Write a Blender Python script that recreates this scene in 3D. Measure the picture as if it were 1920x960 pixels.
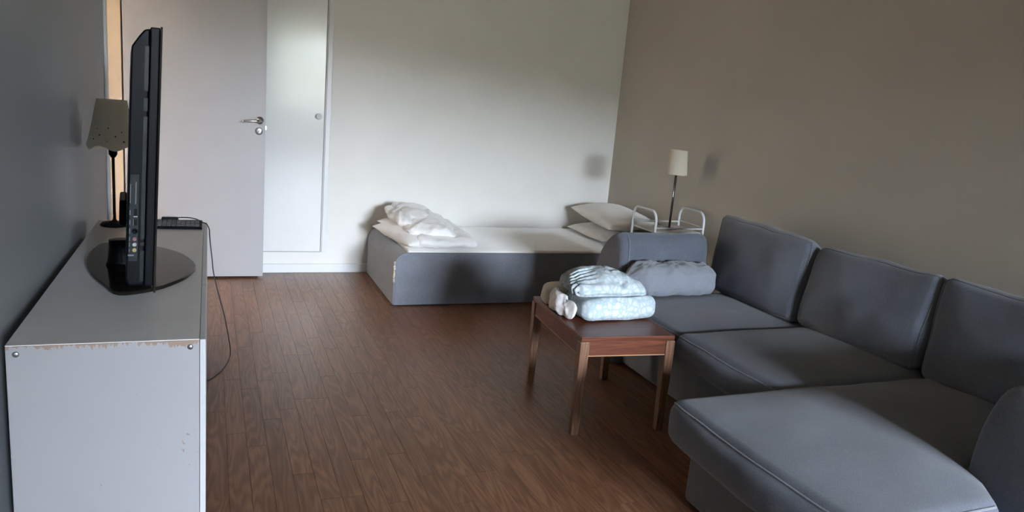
import bpy, math, random
from mathutils import Vector, Matrix, noise, Euler

for o in list(bpy.data.objects):
    bpy.data.objects.remove(o, do_unlink=True)
scn = bpy.context.scene
col = scn.collection
rnd = random.Random(7)

# ------------------------------------------------------------------ camera
F_PX, YAW, PITCH, ROLL, EYE = 1406.0, math.radians(22.518), math.radians(11.808), math.radians(5.001), 1.35
fw = Vector((math.sin(YAW)*math.cos(PITCH), math.cos(YAW)*math.cos(PITCH), -math.sin(PITCH)))
rt = Vector((math.cos(YAW), -math.sin(YAW), 0))
up = rt.cross(fw)
r2 = rt*math.cos(ROLL) + up*math.sin(ROLL)
u2 = -rt*math.sin(ROLL) + up*math.cos(ROLL)
cam = bpy.data.cameras.new('camera')
cam.sensor_fit = 'HORIZONTAL'; cam.sensor_width = 36.0; cam.lens = F_PX/1920*36.0
cam.clip_start = 0.02
cam_o = bpy.data.objects.new('camera', cam); col.objects.link(cam_o)
m = Matrix((r2, u2, -fw)).transposed().to_4x4(); m.translation = Vector((0, 0, EYE))
cam_o.matrix_world = m
scn.camera = cam_o

# ------------------------------------------------------------------ world, light, exposure
w = bpy.data.worlds.new('overcast_sky'); scn.world = w; w.use_nodes = True
bg = w.node_tree.nodes['Background']
bg.inputs['Color'].default_value = (0.81, 0.93, 1.08, 1)
bg.inputs['Strength'].default_value = 230.0
scn.view_settings.view_transform = 'Standard'
scn.view_settings.look = 'None'
scn.view_settings.gamma = 1.0
scn.view_settings.use_curve_mapping = False
scn.view_settings.exposure = 0.0

# room extents (metres)
XL, XR, YB, YF, ZC = -0.50, 3.055, 5.416, -4.00, 2.50
WX0, WX1, WZ0, WZ1 = 0.95, 3.00, 0.45, 2.42          # the window behind the camera
LX0, LX1, LZ0, LZ1, LY0 = 1.30, 3.42, 0.75, 2.70, -6.00  # outer opening of the added loggia

pl = bpy.data.lights.new('window_portal', 'AREA'); pl.shape = 'RECTANGLE'
pl.size = LX1-LX0; pl.size_y = LZ1-LZ0
pl.cycles.is_portal = True
po = bpy.data.objects.new('window_portal', pl); col.objects.link(po)
po.location = ((LX0+LX1)/2, LY0-0.02, (LZ0+LZ1)/2); po.rotation_euler = (math.radians(90), 0, 0)

# ------------------------------------------------------------------ materials
def new_mat(name):
    mt = bpy.data.materials.new(name); mt.use_nodes = True
    nt = mt.node_tree; b = nt.nodes['Principled BSDF']
    return mt, nt, b
def N(nt, t, **kw):
    n = nt.nodes.new(t)
    for k, v in kw.items():
        if k.startswith('i_'):
            n.inputs[k[2:].replace('_', ' ')].default_value = v
        else: setattr(n, k, v)
    return n
def ramp(nt, fac, stops):
    n = nt.nodes.new('ShaderNodeValToRGB'); e = n.color_ramp.elements
    while len(e) > 1: e.remove(e[-1])
    e[0].position = stops[0][0]; e[0].color = (*stops[0][1], 1)
    for p, c in stops[1:]:
        x = e.new(p); x.color = (*c, 1)
    nt.links.new(fac, n.inputs['Fac']); return n
def plain(name, c, rough=0.5, metal=0.0, var=0.0, scale=20, bump=0.0, bscale=200, spec=0.5, coat=0.0, transmission=0.0):
    mt, nt, b = new_mat(name)
    b.inputs['Base Color'].default_value = (*c, 1); b.inputs['Roughness'].default_value = rough
    b.inputs['Metallic'].default_value = metal; b.inputs['Specular IOR Level'].default_value = spec
    b.inputs['Coat Weight'].default_value = coat
    tc = N(nt, 'ShaderNodeTexCoord')
    if var:
        nz = N(nt, 'ShaderNodeTexNoise', i_Scale=scale, i_Detail=5.0); nt.links.new(tc.outputs['Object'], nz.inputs['Vector'])
        rp = ramp(nt, nz.outputs['Fac'], [(0.3, tuple(x*(1-var) for x in c)), (0.7, tuple(min(1, x*(1+var)) for x in c))])
        nt.links.new(rp.outputs['Color'], b.inputs['Base Color'])
    if bump:
        nb = N(nt, 'ShaderNodeTexNoise', i_Scale=bscale, i_Detail=3.0); nt.links.new(tc.outputs['Object'], nb.inputs['Vector'])
        bp = N(nt, 'ShaderNodeBump', i_Strength=bump, i_Distance=0.002)
        nt.links.new(nb.outputs['Fac'], bp.inputs['Height']); nt.links.new(bp.outputs['Normal'], b.inputs['Normal'])
    return mt
def fabric(name, c, var=0.35, sheen=0.25, scale=420):
    mt, nt, b = new_mat(name)
    b.inputs['Roughness'].default_value = 0.95; b.inputs['Specular IOR Level'].default_value = 0.12
    b.inputs['Sheen Weight'].default_value = sheen; b.inputs['Sheen Roughness'].default_value = 0.6
    tc = N(nt, 'ShaderNodeTexCoord')
    n1 = N(nt, 'ShaderNodeTexNoise', i_Scale=scale, i_Detail=2.0)
    n2 = N(nt, 'ShaderNodeTexNoise', i_Scale=7.0, i_Detail=4.0)
    nt.links.new(tc.outputs['Object'], n1.inputs['Vector']); nt.links.new(tc.outputs['Object'], n2.inputs['Vector'])
    ad = N(nt, 'ShaderNodeMath', operation='MULTIPLY_ADD'); ad.inputs[1].default_value = 0.35
    nt.links.new(n2.outputs['Fac'], ad.inputs[0]); nt.links.new(n1.outputs['Fac'], ad.inputs[2])
    rp = ramp(nt, ad.outputs[0], [(0.42, tuple(x*(1-var) for x in c)), (0.66, c), (0.92, tuple(min(1, x*(1+var)) for x in c))])
    nt.links.new(rp.outputs['Color'], b.inputs['Base Color'])
    bp = N(nt, 'ShaderNodeBump', i_Strength=0.35, i_Distance=0.0015)
    nt.links.new(n1.outputs['Fac'], bp.inputs['Height']); nt.links.new(bp.outputs['Normal'], b.inputs['Normal'])
    return mt
def wood(name, cols, gx=40.0, gl=3.0, rough=0.35, along='Y', rand=0.12, coat=0.0, wave=0.5):
    mt, nt, b = new_mat(name)
    tc = N(nt, 'ShaderNodeTexCoord'); oi = N(nt, 'ShaderNodeObjectInfo')
    off = N(nt, 'ShaderNodeMath', operation='MULTIPLY'); off.inputs[1].default_value = 37.0
    nt.links.new(oi.outputs['Random'], off.inputs[0])
    va = N(nt, 'ShaderNodeVectorMath', operation='ADD'); nt.links.new(tc.outputs['Object'], va.inputs[0]); nt.links.new(off.outputs[0], va.inputs[1])
    mp = N(nt, 'ShaderNodeMapping')
    mp.inputs['Scale'].default_value = {'Y': (gx, gl, gx), 'X': (gl, gx, gx), 'Z': (gx, gx, gl)}[along]
    nt.links.new(va.outputs[0], mp.inputs['Vector'])
    n1 = N(nt, 'ShaderNodeTexNoise', i_Scale=1.0, i_Detail=6.0, i_Distortion=1.2); nt.links.new(mp.outputs[0], n1.inputs['Vector'])
    mp2 = N(nt, 'ShaderNodeMapping')
    mp2.inputs['Scale'].default_value = {'Y': (14, 1.3, 14), 'X': (1.3, 14, 14), 'Z': (14, 14, 1.3)}[along]
    nt.links.new(va.outputs[0], mp2.inputs['Vector'])
    n2 = N(nt, 'ShaderNodeTexNoise', i_Scale=1.0, i_Detail=1.0); nt.links.new(mp2.outputs[0], n2.inputs['Vector'])
    sn = N(nt, 'ShaderNodeMath', operation='MULTIPLY'); sn.inputs[1].default_value = 75.0; nt.links.new(n2.outputs['Fac'], sn.inputs[0])
    sw = N(nt, 'ShaderNodeMath', operation='SINE'); nt.links.new(sn.outputs[0], sw.inputs[0])
    m1 = N(nt, 'ShaderNodeMath', operation='MULTIPLY_ADD'); m1.inputs[1].default_value = 0.12*wave; nt.links.new(sw.outputs[0], m1.inputs[0]); nt.links.new(n1.outputs['Fac'], m1.inputs[2])
    rp = ramp(nt, m1.outputs[0], [(0.28, cols[0]), (0.52, cols[1]), (0.78, cols[2])])
    hs = N(nt, 'ShaderNodeHueSaturation')
    vv = N(nt, 'ShaderNodeMapRange'); vv.inputs['To Min'].default_value = 1-rand; vv.inputs['To Max'].default_value = 1+rand
    nt.links.new(oi.outputs['Random'], vv.inputs['Value']); nt.links.new(vv.outputs[0], hs.inputs['Value'])
    nt.links.new(rp.outputs['Color'], hs.inputs['Color']); nt.links.new(hs.outputs[0], b.inputs['Base Color'])
    b.inputs['Roughness'].default_value = rough; b.inputs['Coat Weight'].default_value = coat; b.inputs['Specular IOR Level'].default_value = 0.36
    bp = N(nt, 'ShaderNodeBump', i_Strength=0.12, i_Distance=0.001)
    nt.links.new(m1.outputs[0], bp.inputs['Height']); nt.links.new(bp.outputs['Normal'], b.inputs['Normal'])
    return mt
def wallpaint(name, c, rough=0.6, var=0.03):
    mt = plain(name, c, rough, var=var, scale=2.5, bump=0.10, bscale=260, spec=0.35); return mt

M = {}
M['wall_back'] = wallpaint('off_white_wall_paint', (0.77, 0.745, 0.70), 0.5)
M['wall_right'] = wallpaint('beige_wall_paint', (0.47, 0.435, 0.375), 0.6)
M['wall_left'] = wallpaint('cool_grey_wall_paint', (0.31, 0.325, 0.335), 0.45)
M['ceiling'] = wallpaint('ceiling_paint', (0.66, 0.60, 0.48), 0.8)
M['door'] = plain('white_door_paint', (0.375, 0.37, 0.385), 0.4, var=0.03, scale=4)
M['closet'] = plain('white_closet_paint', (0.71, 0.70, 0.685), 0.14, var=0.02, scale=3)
M['trimw'] = plain('white_trim_paint', (0.73, 0.73, 0.73), 0.35)
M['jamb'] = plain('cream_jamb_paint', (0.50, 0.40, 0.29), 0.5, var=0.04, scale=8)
M['gap'] = plain('dark_joint', (0.05, 0.04, 0.035), 0.9)
M['joint'] = plain('brown_floor_joint', (0.088, 0.047, 0.030), 0.7)
M['chrome'] = plain('brushed_metal', (0.62, 0.62, 0.63), 0.22, metal=1.0)
M['steel'] = plain('zinc_screw', (0.45, 0.46, 0.47), 0.3, metal=1.0)
M['plank'] = wood('oak_laminate', ((0.125, 0.056, 0.028), (0.165, 0.078, 0.041), (0.210, 0.106, 0.058)), gx=70, gl=4, rough=0.34, along='Y', rand=0.10, wave=1.5)
M['sofa'] = fabric('charcoal_sofa_fabric', (0.092, 0.101, 0.124), sheen=0.2)
M['piping'] = fabric('sofa_piping', (0.150, 0.160, 0.180))
M['sofa_dark'] = fabric('sofa_base_fabric', (0.095, 0.097, 0.105))
M['bedf'] = fabric('bed_frame_fabric', (0.180, 0.190, 0.218))
M['worn'] = plain('torn_fabric_lining', (0.50, 0.42, 0.33), 0.9, var=0.4, scale=90)
M['sheet'] = fabric('beige_mattress_cotton', (0.90, 0.86, 0.80), var=0.04, sheen=1.0, scale=300)
M['pillow'] = fabric('cream_pillow_cotton', (0.86, 0.81, 0.75), var=0.05, sheen=0.6, scale=300)
M['duvet'] = fabric('off_white_duvet_cotton', (0.88, 0.845, 0.815), var=0.04, sheen=0.4, scale=300)
M['greycloth'] = fabric('grey_cotton_cloth', (0.20, 0.215, 0.245), var=0.12, scale=500)
M['beigecloth'] = fabric('beige_cotton_cloth', (0.56, 0.50, 0.42), var=0.08, scale=300)
M['whitecloth'] = fabric('white_cotton_cloth', (0.80, 0.77, 0.76), var=0.05, scale=300)
M['mahog'] = wood('red_brown_table_wood', ((0.062, 0.017, 0.007), (0.100, 0.027, 0.011), (0.142, 0.043, 0.018)), gx=60, gl=3, rough=0.36, along='X', rand=0.03, wave=0.6, coat=0.0)
M['leg'] = wood('worn_brown_leg_wood', ((0.085, 0.040, 0.022), (0.150, 0.075, 0.042), (0.240, 0.135, 0.080)), gx=70, gl=4, rough=0.4, along='Z', rand=0.08)
M['legline'] = plain('pale_wood_edge', (0.36, 0.20, 0.11), 0.4)
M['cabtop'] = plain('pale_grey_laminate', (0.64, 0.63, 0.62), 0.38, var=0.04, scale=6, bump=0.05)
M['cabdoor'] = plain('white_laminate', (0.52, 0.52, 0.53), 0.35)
M['blk'] = plain('black_plastic', (0.0020, 0.0028, 0.0042), 0.32, spec=0.06)
M['blk2'] = plain('dark_grey_plastic', (0.009, 0.0115, 0.015), 0.35, spec=0.14)
M['gloss'] = plain('gloss_black_plastic', (0.012, 0.010, 0.009), 0.10, spec=0.16)
M['screen'] = plain('black_screen', (0.004, 0.004, 0.005), 0.15, spec=0.2)
M['mark'] = plain('grey_print', (0.11, 0.115, 0.12), 0.6)
M['jackr'] = plain('red_socket', (0.22, 0.09, 0.10), 0.4); M['jackw'] = plain('white_socket', (0.34, 0.34, 0.34), 0.4); M['jacky'] = plain('yellow_socket', (0.32, 0.28, 0.11), 0.4)
M['key'] = plain('black_keys', (0.022, 0.023, 0.025), 0.3)
M['cord'] = plain('black_cord', (0.012, 0.012, 0.013), 0.5)
M['lampm'] = plain('dark_brown_metal', (0.030, 0.022, 0.022), 0.4, metal=0.5)
M['rackw'] = plain('white_enamel_tube', (0.72, 0.72, 0.72), 0.3)
M['socket'] = plain('ivory_plastic', (0.7, 0.66, 0.58), 0.5)
def shade_mat(name, c, tr):
    mt, nt, b = new_mat(name); b.inputs['Base Color'].default_value = (*c, 1); b.inputs['Roughness'].default_value = 0.85
    tl = N(nt, 'ShaderNodeBsdfTranslucent'); tl.inputs['Color'].default_value = (*c, 1)
    mx = N(nt, 'ShaderNodeMixShader'); mx.inputs[0].default_value = tr
    out = nt.nodes['Material Output']
    nt.links.new(b.outputs[0], mx.inputs[1]); nt.links.new(tl.outputs[0], mx.inputs[2]); nt.links.new(mx.outputs[0], out.inputs['Surface'])
    return mt
M['shadeL'] = shade_mat('olive_cream_lampshade', (0.90, 0.88, 0.79), 0.5)
M['shadeR'] = shade_mat('cream_linen_lampshade', (0.72, 0.65, 0.54), 0.25)
# side panel of the cabinet: white laminate whose top edge is chipped down to brown board
def cab_panel():
    mt, nt, b = new_mat('chipped_white_laminate'); b.inputs['Roughness'].default_value = 0.4
    tc = N(nt, 'ShaderNodeTexCoord'); sp = N(nt, 'ShaderNodeSeparateXYZ'); nt.links.new(tc.outputs['Object'], sp.inputs[0])
    mp = N(nt, 'ShaderNodeMapping'); mp.inputs['Scale'].default_value = (75, 1, 9); nt.links.new(tc.outputs['Object'], mp.inputs[0])
    n1 = N(nt, 'ShaderNodeTexNoise', i_Scale=1.0, i_Detail=4.0, i_Roughness=0.65); nt.links.new(mp.outputs[0], n1.inputs[0])
    mp3 = N(nt, 'ShaderNodeMapping'); mp3.inputs['Scale'].default_value = (9, 1, 3); nt.links.new(tc.outputs['Object'], mp3.inputs[0])
    n3 = N(nt, 'ShaderNodeTexNoise', i_Scale=1.0, i_Detail=2.0); nt.links.new(mp3.outputs[0], n3.inputs[0])
    # depth of chip below the top edge (object z = 0 at the top edge)
    av = N(nt, 'ShaderNodeMath', operation='ADD'); nt.links.new(n1.outputs['Fac'], av.inputs[0]); nt.links.new(n3.outputs['Fac'], av.inputs[1])
    dp = N(nt, 'ShaderNodeMapRange'); dp.inputs['From Min'].default_value = 0.92; dp.inputs['From Max'].default_value = 1.42; dp.inputs['To Min'].default_value = 0.0; dp.inputs['To Max'].default_value = 0.034
    nt.links.new(av.outputs[0], dp.inputs['Value'])
    sm = N(nt, 'ShaderNodeMath', operation='ADD'); nt.links.new(sp.outputs['Z'], sm.inputs[0]); nt.links.new(dp.outputs[0], sm.inputs[1])
    gt = N(nt, 'ShaderNodeMath', operation='GREATER_THAN'); gt.inputs[1].default_value = 0.0; nt.links.new(sm.outputs[0], gt.inputs[0])
    # scuffs near the lower front corner
    n4 = N(nt, 'ShaderNodeTexNoise', i_Scale=55.0, i_Detail=5.0, i_Distortion=1.5); nt.links.new(tc.outputs['Object'], n4.inputs[0])
    vd = N(nt, 'ShaderNodeVectorMath', operation='DISTANCE'); vd.inputs[1].default_value = (0.195, 0.0, -0.31); nt.links.new(tc.outputs['Object'], vd.inputs[0])
    mr = N(nt, 'ShaderNodeMapRange'); mr.inputs['From Min'].default_value = 0.0; mr.inputs['From Max'].default_value = 0.09; mr.inputs['To Min'].default_value = 0.60; mr.inputs['To Max'].default_value = 0.76
    nt.links.new(vd.outputs['Value'], mr.inputs['Value'])
    g2 = N(nt, 'ShaderNodeMath', operation='GREATER_THAN'); nt.links.new(n4.outputs['Fac'], g2.inputs[0]); nt.links.new(mr.outputs[0], g2.inputs[1])
    mxm = N(nt, 'ShaderNodeMath', operation='MAXIMUM'); nt.links.new(gt.outputs[0], mxm.inputs[0]); nt.links.new(g2.outputs[0], mxm.inputs[1])
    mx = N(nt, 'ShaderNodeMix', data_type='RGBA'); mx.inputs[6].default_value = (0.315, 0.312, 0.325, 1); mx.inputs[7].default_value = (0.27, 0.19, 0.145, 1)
    nt.links.new(mxm.outputs[0], mx.inputs[0]); nt.links.new(mx.outputs[2], b.inputs['Base Color'])
    return mt
M['cabside'] = cab_panel()
def floral():
    mt, nt, b = new_mat('pale_blue_floral_cotton'); b.inputs['Roughness'].default_value = 0.9; b.inputs['Specular IOR Level'].default_value = 0.1
    tc = N(nt, 'ShaderNodeTexCoord')
    nz = N(nt, 'ShaderNodeTexNoise', i_Scale=22.0, i_Detail=3.0); nt.links.new(tc.outputs['Object'], nz.inputs[0])
    vm = N(nt, 'ShaderNodeVectorMath', operation='MULTIPLY_ADD'); vm.inputs[1].default_value = (0.06, 0.06, 0.06); nt.links.new(nz.outputs['Color'], vm.inputs[0]); nt.links.new(tc.outputs['Object'], vm.inputs[2])
    vo = N(nt, 'ShaderNodeTexVoronoi', feature='DISTANCE_TO_EDGE', i_Scale=34.0); nt.links.new(vm.outputs[0], vo.inputs['Vector'])
    rp = ramp(nt, vo.outputs['Distance'], [(0.0, (0.37, 0.45, 0.49)), (0.10, (0.44, 0.51, 0.54)), (0.22, (0.55, 0.58, 0.59)), (0.5, (0.58, 0.60, 0.61))])
    nt.links.new(rp.outputs['Color'], b.inputs['Base Color'])
    return mt
M['floral'] = floral()
def pane_mat():
    mt, nt, b = new_mat('window_glass')
    out = nt.nodes['Material Output']; tr = N(nt, 'ShaderNodeBsdfTransparent'); gl = N(nt, 'ShaderNodeBsdfGlossy'); gl.inputs['Roughness'].default_value = 0.0
    mx = N(nt, 'ShaderNodeMixShader'); mx.inputs[0].default_value = 0.07
    nt.links.new(tr.outputs[0], mx.inputs[1]); nt.links.new(gl.outputs[0], mx.inputs[2]); nt.links.new(mx.outputs[0], out.inputs['Surface'])
    return mt
M['glass'] = pane_mat()
M['grass'] = plain('grass_ground', (0.090, 0.086, 0.055), 0.9, var=0.4, scale=0.7)
M['concrete'] = plain('balcony_concrete', (0.34, 0.33, 0.31), 0.9, var=0.1, scale=3)

# ------------------------------------------------------------------ mesh helpers
WO = {}                                                # world (or thing-local) origin of every object built
class MB:
    def __init__(s): s.v = []; s.f = []; s.smooth = []
    def add(s, vs, fs, smooth=False):
        b = len(s.v); s.v += [tuple(p) for p in vs]; s.f += [tuple(b+i for i in f) for f in fs]; s.smooth += [smooth]*len(fs); return s
    def box(s, x0, x1, y0, y1, z0, z1):
        vs = [(x, y, z) for z in (z0, z1) for y in (y0, y1) for x in (x0, x1)]
        return s.add(vs, [(0, 2, 3, 1), (4, 5, 7, 6), (0, 1, 5, 4), (2, 6, 7, 3), (0, 4, 6, 2), (1, 3, 7, 5)])
    def bbox(s, x0, x1, y0, y1, z0, z1, r):            # box with small rounded edges
        c = ((x0+x1)/2, (y0+y1)/2, (z0+z1)/2); vs, fs, _ = rgrid((x1-x0)/2, (y1-y0)/2, (z1-z0)/2, r, 2, 1)
        return s.add([(c[0]+p[0], c[1]+p[1], c[2]+p[2]) for p in vs], fs, True)
    def lathe(s, prof, cx=0, cy=0, n=24, cap=True):    # prof [(r, z)]
        vs = []; fs = []
        for r, z in prof:
            for k in range(n):
                a = 2*math.pi*k/n; vs.append((cx+r*math.cos(a), cy+r*math.sin(a), z))
        for i in range(len(prof)-1):
            for k in range(n):
                k2 = (k+1) % n; fs.append((i*n+k, i*n+k2, (i+1)*n+k2, (i+1)*n+k))
        if cap:
            fs.append(tuple(range(n-1, -1, -1))); fs.append(tuple((len(prof)-1)*n+k for k in range(n)))
        return s.add(vs, fs, True)
    def tube(s, pts, r, n=8, closed=False):
        pts = [Vector(p) for p in pts]; L = len(pts); vs = []; fs = []
        ref = None
        for i, p in enumerate(pts):
            a = pts[(i-1) % L] if (closed or i > 0) else p
            b = pts[(i+1) % L] if (closed or i < L-1) else p
            t = (b-a).normalized()
            if ref is None:
                ref = Vector((0, 0, 1)) if abs(t.z) < 0.9 else Vector((1, 0, 0))
            u = (ref - t*ref.dot(t)).normalized(); ref = u; v = t.cross(u)
            rr = r[i] if isinstance(r, (list, tuple)) else r
            for k in range(n):
                an = 2*math.pi*k/n; vs.append(p + u*(rr*math.cos(an)) + v*(rr*math.sin(an)))
        for i in range(L if closed else L-1):
            i2 = (i+1) % L
            for k in range(n):
                k2 = (k+1) % n; fs.append((i*n+k, i*n+k2, i2*n+k2, i2*n+k))
        if not closed:
            fs.append(tuple(range(n-1, -1, -1))); fs.append(tuple((L-1)*n+k for k in range(n)))
        return s.add(vs, fs, True)
    def prism(s, outline, z0, z1, smooth=False):        # outline in xy, ccw
        n = len(outline)
        vs = [(x, y, z0) for x, y in outline] + [(x, y, z1) for x, y in outline]
        fs = [tuple(range(n-1, -1, -1)), tuple(range(n, 2*n))] + [(k, (k+1) % n, n+(k+1) % n, n+k) for k in range(n)]
        return s.add(vs, fs, smooth)
    def build(s, name, mat, parent=None, origin=None, bevel=0.0):
        me = bpy.data.meshes.new(name)
        o3 = Vector(origin) if origin is not None else Vector((0, 0, 0))
        me.from_pydata([Vector(p)-o3 for p in s.v], [], s.f); me.update()
        me.polygons.foreach_set('use_smooth', s.smooth)
        me.materials.append(mat)
        o = bpy.data.objects.new(name, me); col.objects.link(o)
        if parent is not None:
            o.parent = parent
            o.location = o3 - WO.get(parent.name, Vector((0, 0, 0)))
        else: o.location = o3
        WO[o.name] = o3
        if bevel:
            bm = o.modifiers.new('bevel', 'BEVEL'); bm.width = bevel; bm.segments = 2; bm.limit_method = 'ANGLE'
        return o

def rgrid(hx, hy, hz, r, nr=4, nm=10):
    """rounded box as a grid; returns verts, faces, and the box-surface parameter of each vert (-1..1)"""
    r = min(r, hx*0.999, hy*0.999, hz*0.999)
    def axis(h):
        e = [h-r+r*math.tan(math.pi/4*k/nr) for k in range(nr+1)]
        mid = [-(h-r)+2*(h-r)*k/nm for k in range(1, nm)]
        return [-x for x in reversed(e)] + mid + e
    ax = [axis(hx), axis(hy), axis(hz)]; H = (hx, hy, hz)
    idx = {}; vs = []; ps = []; fs = []
    def vert(p):
        k = tuple(round(c, 6) for c in p)
        if k in idx: return idx[k]
        q = [max(-(h-r), min(h-r, c)) for c, h in zip(p, H)]
        d = Vector([c-e for c, e in zip(p, q)])
        if d.length > 1e-9: d = d.normalized()*r
        idx[k] = len(vs); vs.append(Vector(q)+d); ps.append(tuple(c/h for c, h in zip(p, H))); return idx[k]
    for a in range(3):
        b, c = (a+1) % 3, (a+2) % 3
        for sgn in (-1, 1):
            for i in range(len(ax[b])-1):
                for j in range(len(ax[c])-1):
                    q = []
                    for (ii, jj) in ((i, j), (i+1, j), (i+1, j+1), (i, j+1)):
                        p = [0, 0, 0]; p[a] = sgn*H[a]; p[b] = ax[b][ii]; p[c] = ax[c][jj]; q.append(vert(p))
                    if sgn < 0: q.reverse()
                    fs.append(tuple(q))
    return vs, fs, ps
def rpoint(p, H, r):
    q = [max(-(h-r), min(h-r, c)) for c, h in zip(p, H)]
    d = Vector([c-e for c, e in zip(p, q)])
    if d.length > 1e-9: d = d.normalized()*r
    return Vector(q)+d

class Cushion:
    """soft box spanned between 8 corners.  corners[(sx,sy,sz)] -> world point; puffed and wrinkled"""
    def __init__(s, corners, size, r, puff=(0, 0, 0), amp=0.0, freq=5.0, nr=4, nm=12, extra=None, seed=0):
        s.c = {k: Vector(v) for k, v in corners.items()}; s.H = tuple(x/2 for x in size); s.r = min(r, min(s.H)*0.999)
        s.puff = puff; s.amp = amp; s.freq = freq; s.nr = nr; s.nm = nm; s.extra = extra; s.seed = seed
    def map(s, p):
        H = s.H; q = rpoint(p, H, s.r)
        n = [q[i]/H[i] for i in range(3)]
        g = [max(0.0, 1-min(1, abs(p[i]/H[i]))**2.2) for i in range(3)]
        n[0] += s.puff[0]/H[0]*n[0]*g[1]*(0.4+0.6*g[2]) ; n[1] += s.puff[1]/H[1]*n[1]*g[0]*(0.4+0.6*g[2]); n[2] += s.puff[2]/H[2]*n[2]*g[0]*g[1]
        t = [(x+1)/2 for x in n]
        P = Vector((0, 0, 0))
        for (sx, sy, sz), c in s.c.items():
            wgt = (t[0] if sx > 0 else 1-t[0])*(t[1] if sy > 0 else 1-t[1])*(t[2] if sz > 0 else 1-t[2])
            P += c*wgt
        if s.amp:
            v = Vector((P.x+s.seed*3.1, P.y-s.seed*1.7, P.z+s.seed))*s.freq
            P += Vector(noise.noise_vector(v))*s.amp + Vector(noise.noise_vector(v*2.3))*s.amp*0.4
        if s.extra: P = s.extra(P, p, H)
        return P
    def mesh(s):
        vs, fs, ps = rgrid(*s.H, s.r, s.nr, s.nm)
        return MB().add([s.map(tuple(a*h for a, h in zip(p, s.H))) for p in ps], fs, True)
    def edge(s, pts, n=14):
        """polyline over box corners given as (-1..1) triples, mapped to the surface"""
        out = []
        for a, b in zip(pts[:-1], pts[1:]):
            for k in range(n):
                t = k/n; out.append(s.map(tuple((a[i]*(1-t)+b[i]*t)*s.H[i] for i in range(3))))
        out.append(s.map(tuple(pts[-1][i]*s.H[i] for i in range(3)))); return out
def boxcorners(x0, x1, y0, y1, z0, z1):
    return {(sx, sy, sz): ((x1 if sx > 0 else x0), (y1 if sy > 0 else y0), (z1 if sz > 0 else z0)) for sx in (-1, 1) for sy in (-1, 1) for sz in (-1, 1)}
def fold(P, d, amp, freq, seed, warp=0.5):
    """crease displacement: ridged noise stretched along direction d"""
    d = Vector(d).normalized()
    along = P.dot(d); perp = P - d*along
    v = perp*freq + d*(along*freq*0.22) + Vector((seed*7.3, seed*2.1, seed*4.7))
    v += Vector(noise.noise_vector(v*0.6))*warp
    return amp*(1-2*abs(noise.noise(v)))

def tag(o, label=None, cat=None, group=None, kind=None):
    if label: o['label'] = label
    if cat: o['category'] = cat
    if group: o['group'] = group
    if kind: o['kind'] = kind
    return o
def thing(name, loc, label, cat, group=None, rz=0.0, local=False):
    o = bpy.data.objects.new(name, None); col.objects.link(o); o.location = loc; o.rotation_euler = (0, 0, rz); o.empty_display_size = 0.1
    WO[o.name] = Vector((0, 0, 0)) if local else Vector(loc)
    return tag(o, label, cat, group)
def struct(name, mb, mat, label=None, bevel=0.0, origin=None):
    o = mb.build(name, mat, None, origin, bevel); return tag(o, label, kind='structure')

# ------------------------------------------------------------------ the room shell
T = 0.10
fl = struct('floor', MB().box(XL-T, XR+T, YF-T, YB+T, -0.10, -0.003), M['joint'], 'brown oak laminate floor of narrow staggered strips')
DY0, DY1, DZ = 4.52, 5.335, 2.06                      # doorway in the left wall
struct('wall_left', MB().box(XL-T, XL, YF-T, DY0, -0.004, ZC).box(XL-T, XL, DY0, DY1, DZ, ZC).box(XL-T, XL, DY1, YB+T, -0.004, ZC), M['wall_left'], 'cool grey painted wall beside the television')
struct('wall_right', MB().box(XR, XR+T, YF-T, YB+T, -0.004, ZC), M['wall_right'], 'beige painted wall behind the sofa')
CX0, CX1, CZ0, CZ1 = -0.10, 0.747, 0.150, 2.35        # built-in closet opening in the back wall
struct('wall_back', MB().box(XL-T, CX0, YB, YB+T, -0.004, ZC).box(CX1, XR+T, YB, YB+T, -0.004, ZC).box(CX0, CX1, YB, YB+T, -0.004, CZ0).box(CX0, CX1, YB, YB+T, CZ1, ZC).box(CX0, CX1, YB+0.06, YB+T, CZ0, CZ1), M['wall_back'], 'off white painted wall behind the bed')
struct('wall_front', MB().box(XL-T, WX0, YF-T, YF, -0.004, ZC).box(WX1, XR+T, YF-T, YF, -0.004, ZC).box(WX0, WX1, YF-T, YF, -0.004, WZ0).box(WX0, WX1, YF-T, YF, WZ1, ZC), M['wall_back'], 'off white painted wall around the window')
struct('ceiling', MB().box(XL-T, XR+T, YF-T, YB+T, ZC, ZC+0.1), M['ceiling'], 'plain off white ceiling')
# window behind the camera
wf = MB()
for (a, b, c, d) in ((WX0, WX1, WZ0, WZ0+0.05), (WX0, WX1, WZ1-0.05, WZ1), (WX0, WX0+0.05, WZ0, WZ1), (WX1-0.05, WX1, WZ0, WZ1), ((WX0+WX1)/2-0.03, (WX0+WX1)/2+0.03, WZ0, WZ1)):
    wf.box(a, b, YF-0.085, YF-0.02, c, d)
wo = struct('window_1', wf, M['trimw'], 'white framed two-pane window')
for a, b in ((WX0+0.05, (WX0+WX1)/2-0.03), ((WX0+WX1)/2+0.03, WX1-0.05)):
    MB().box(a, b, YF-0.056, YF-0.050, WZ0+0.05, WZ1-0.05).build('pane', M['glass'], wo)
MB().bbox(WX0-0.05, WX1+0.05, YF-0.02, YF+0.14, WZ0-0.03, WZ0, 0.008).build('window_sill', M['trimw'], wo)
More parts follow.
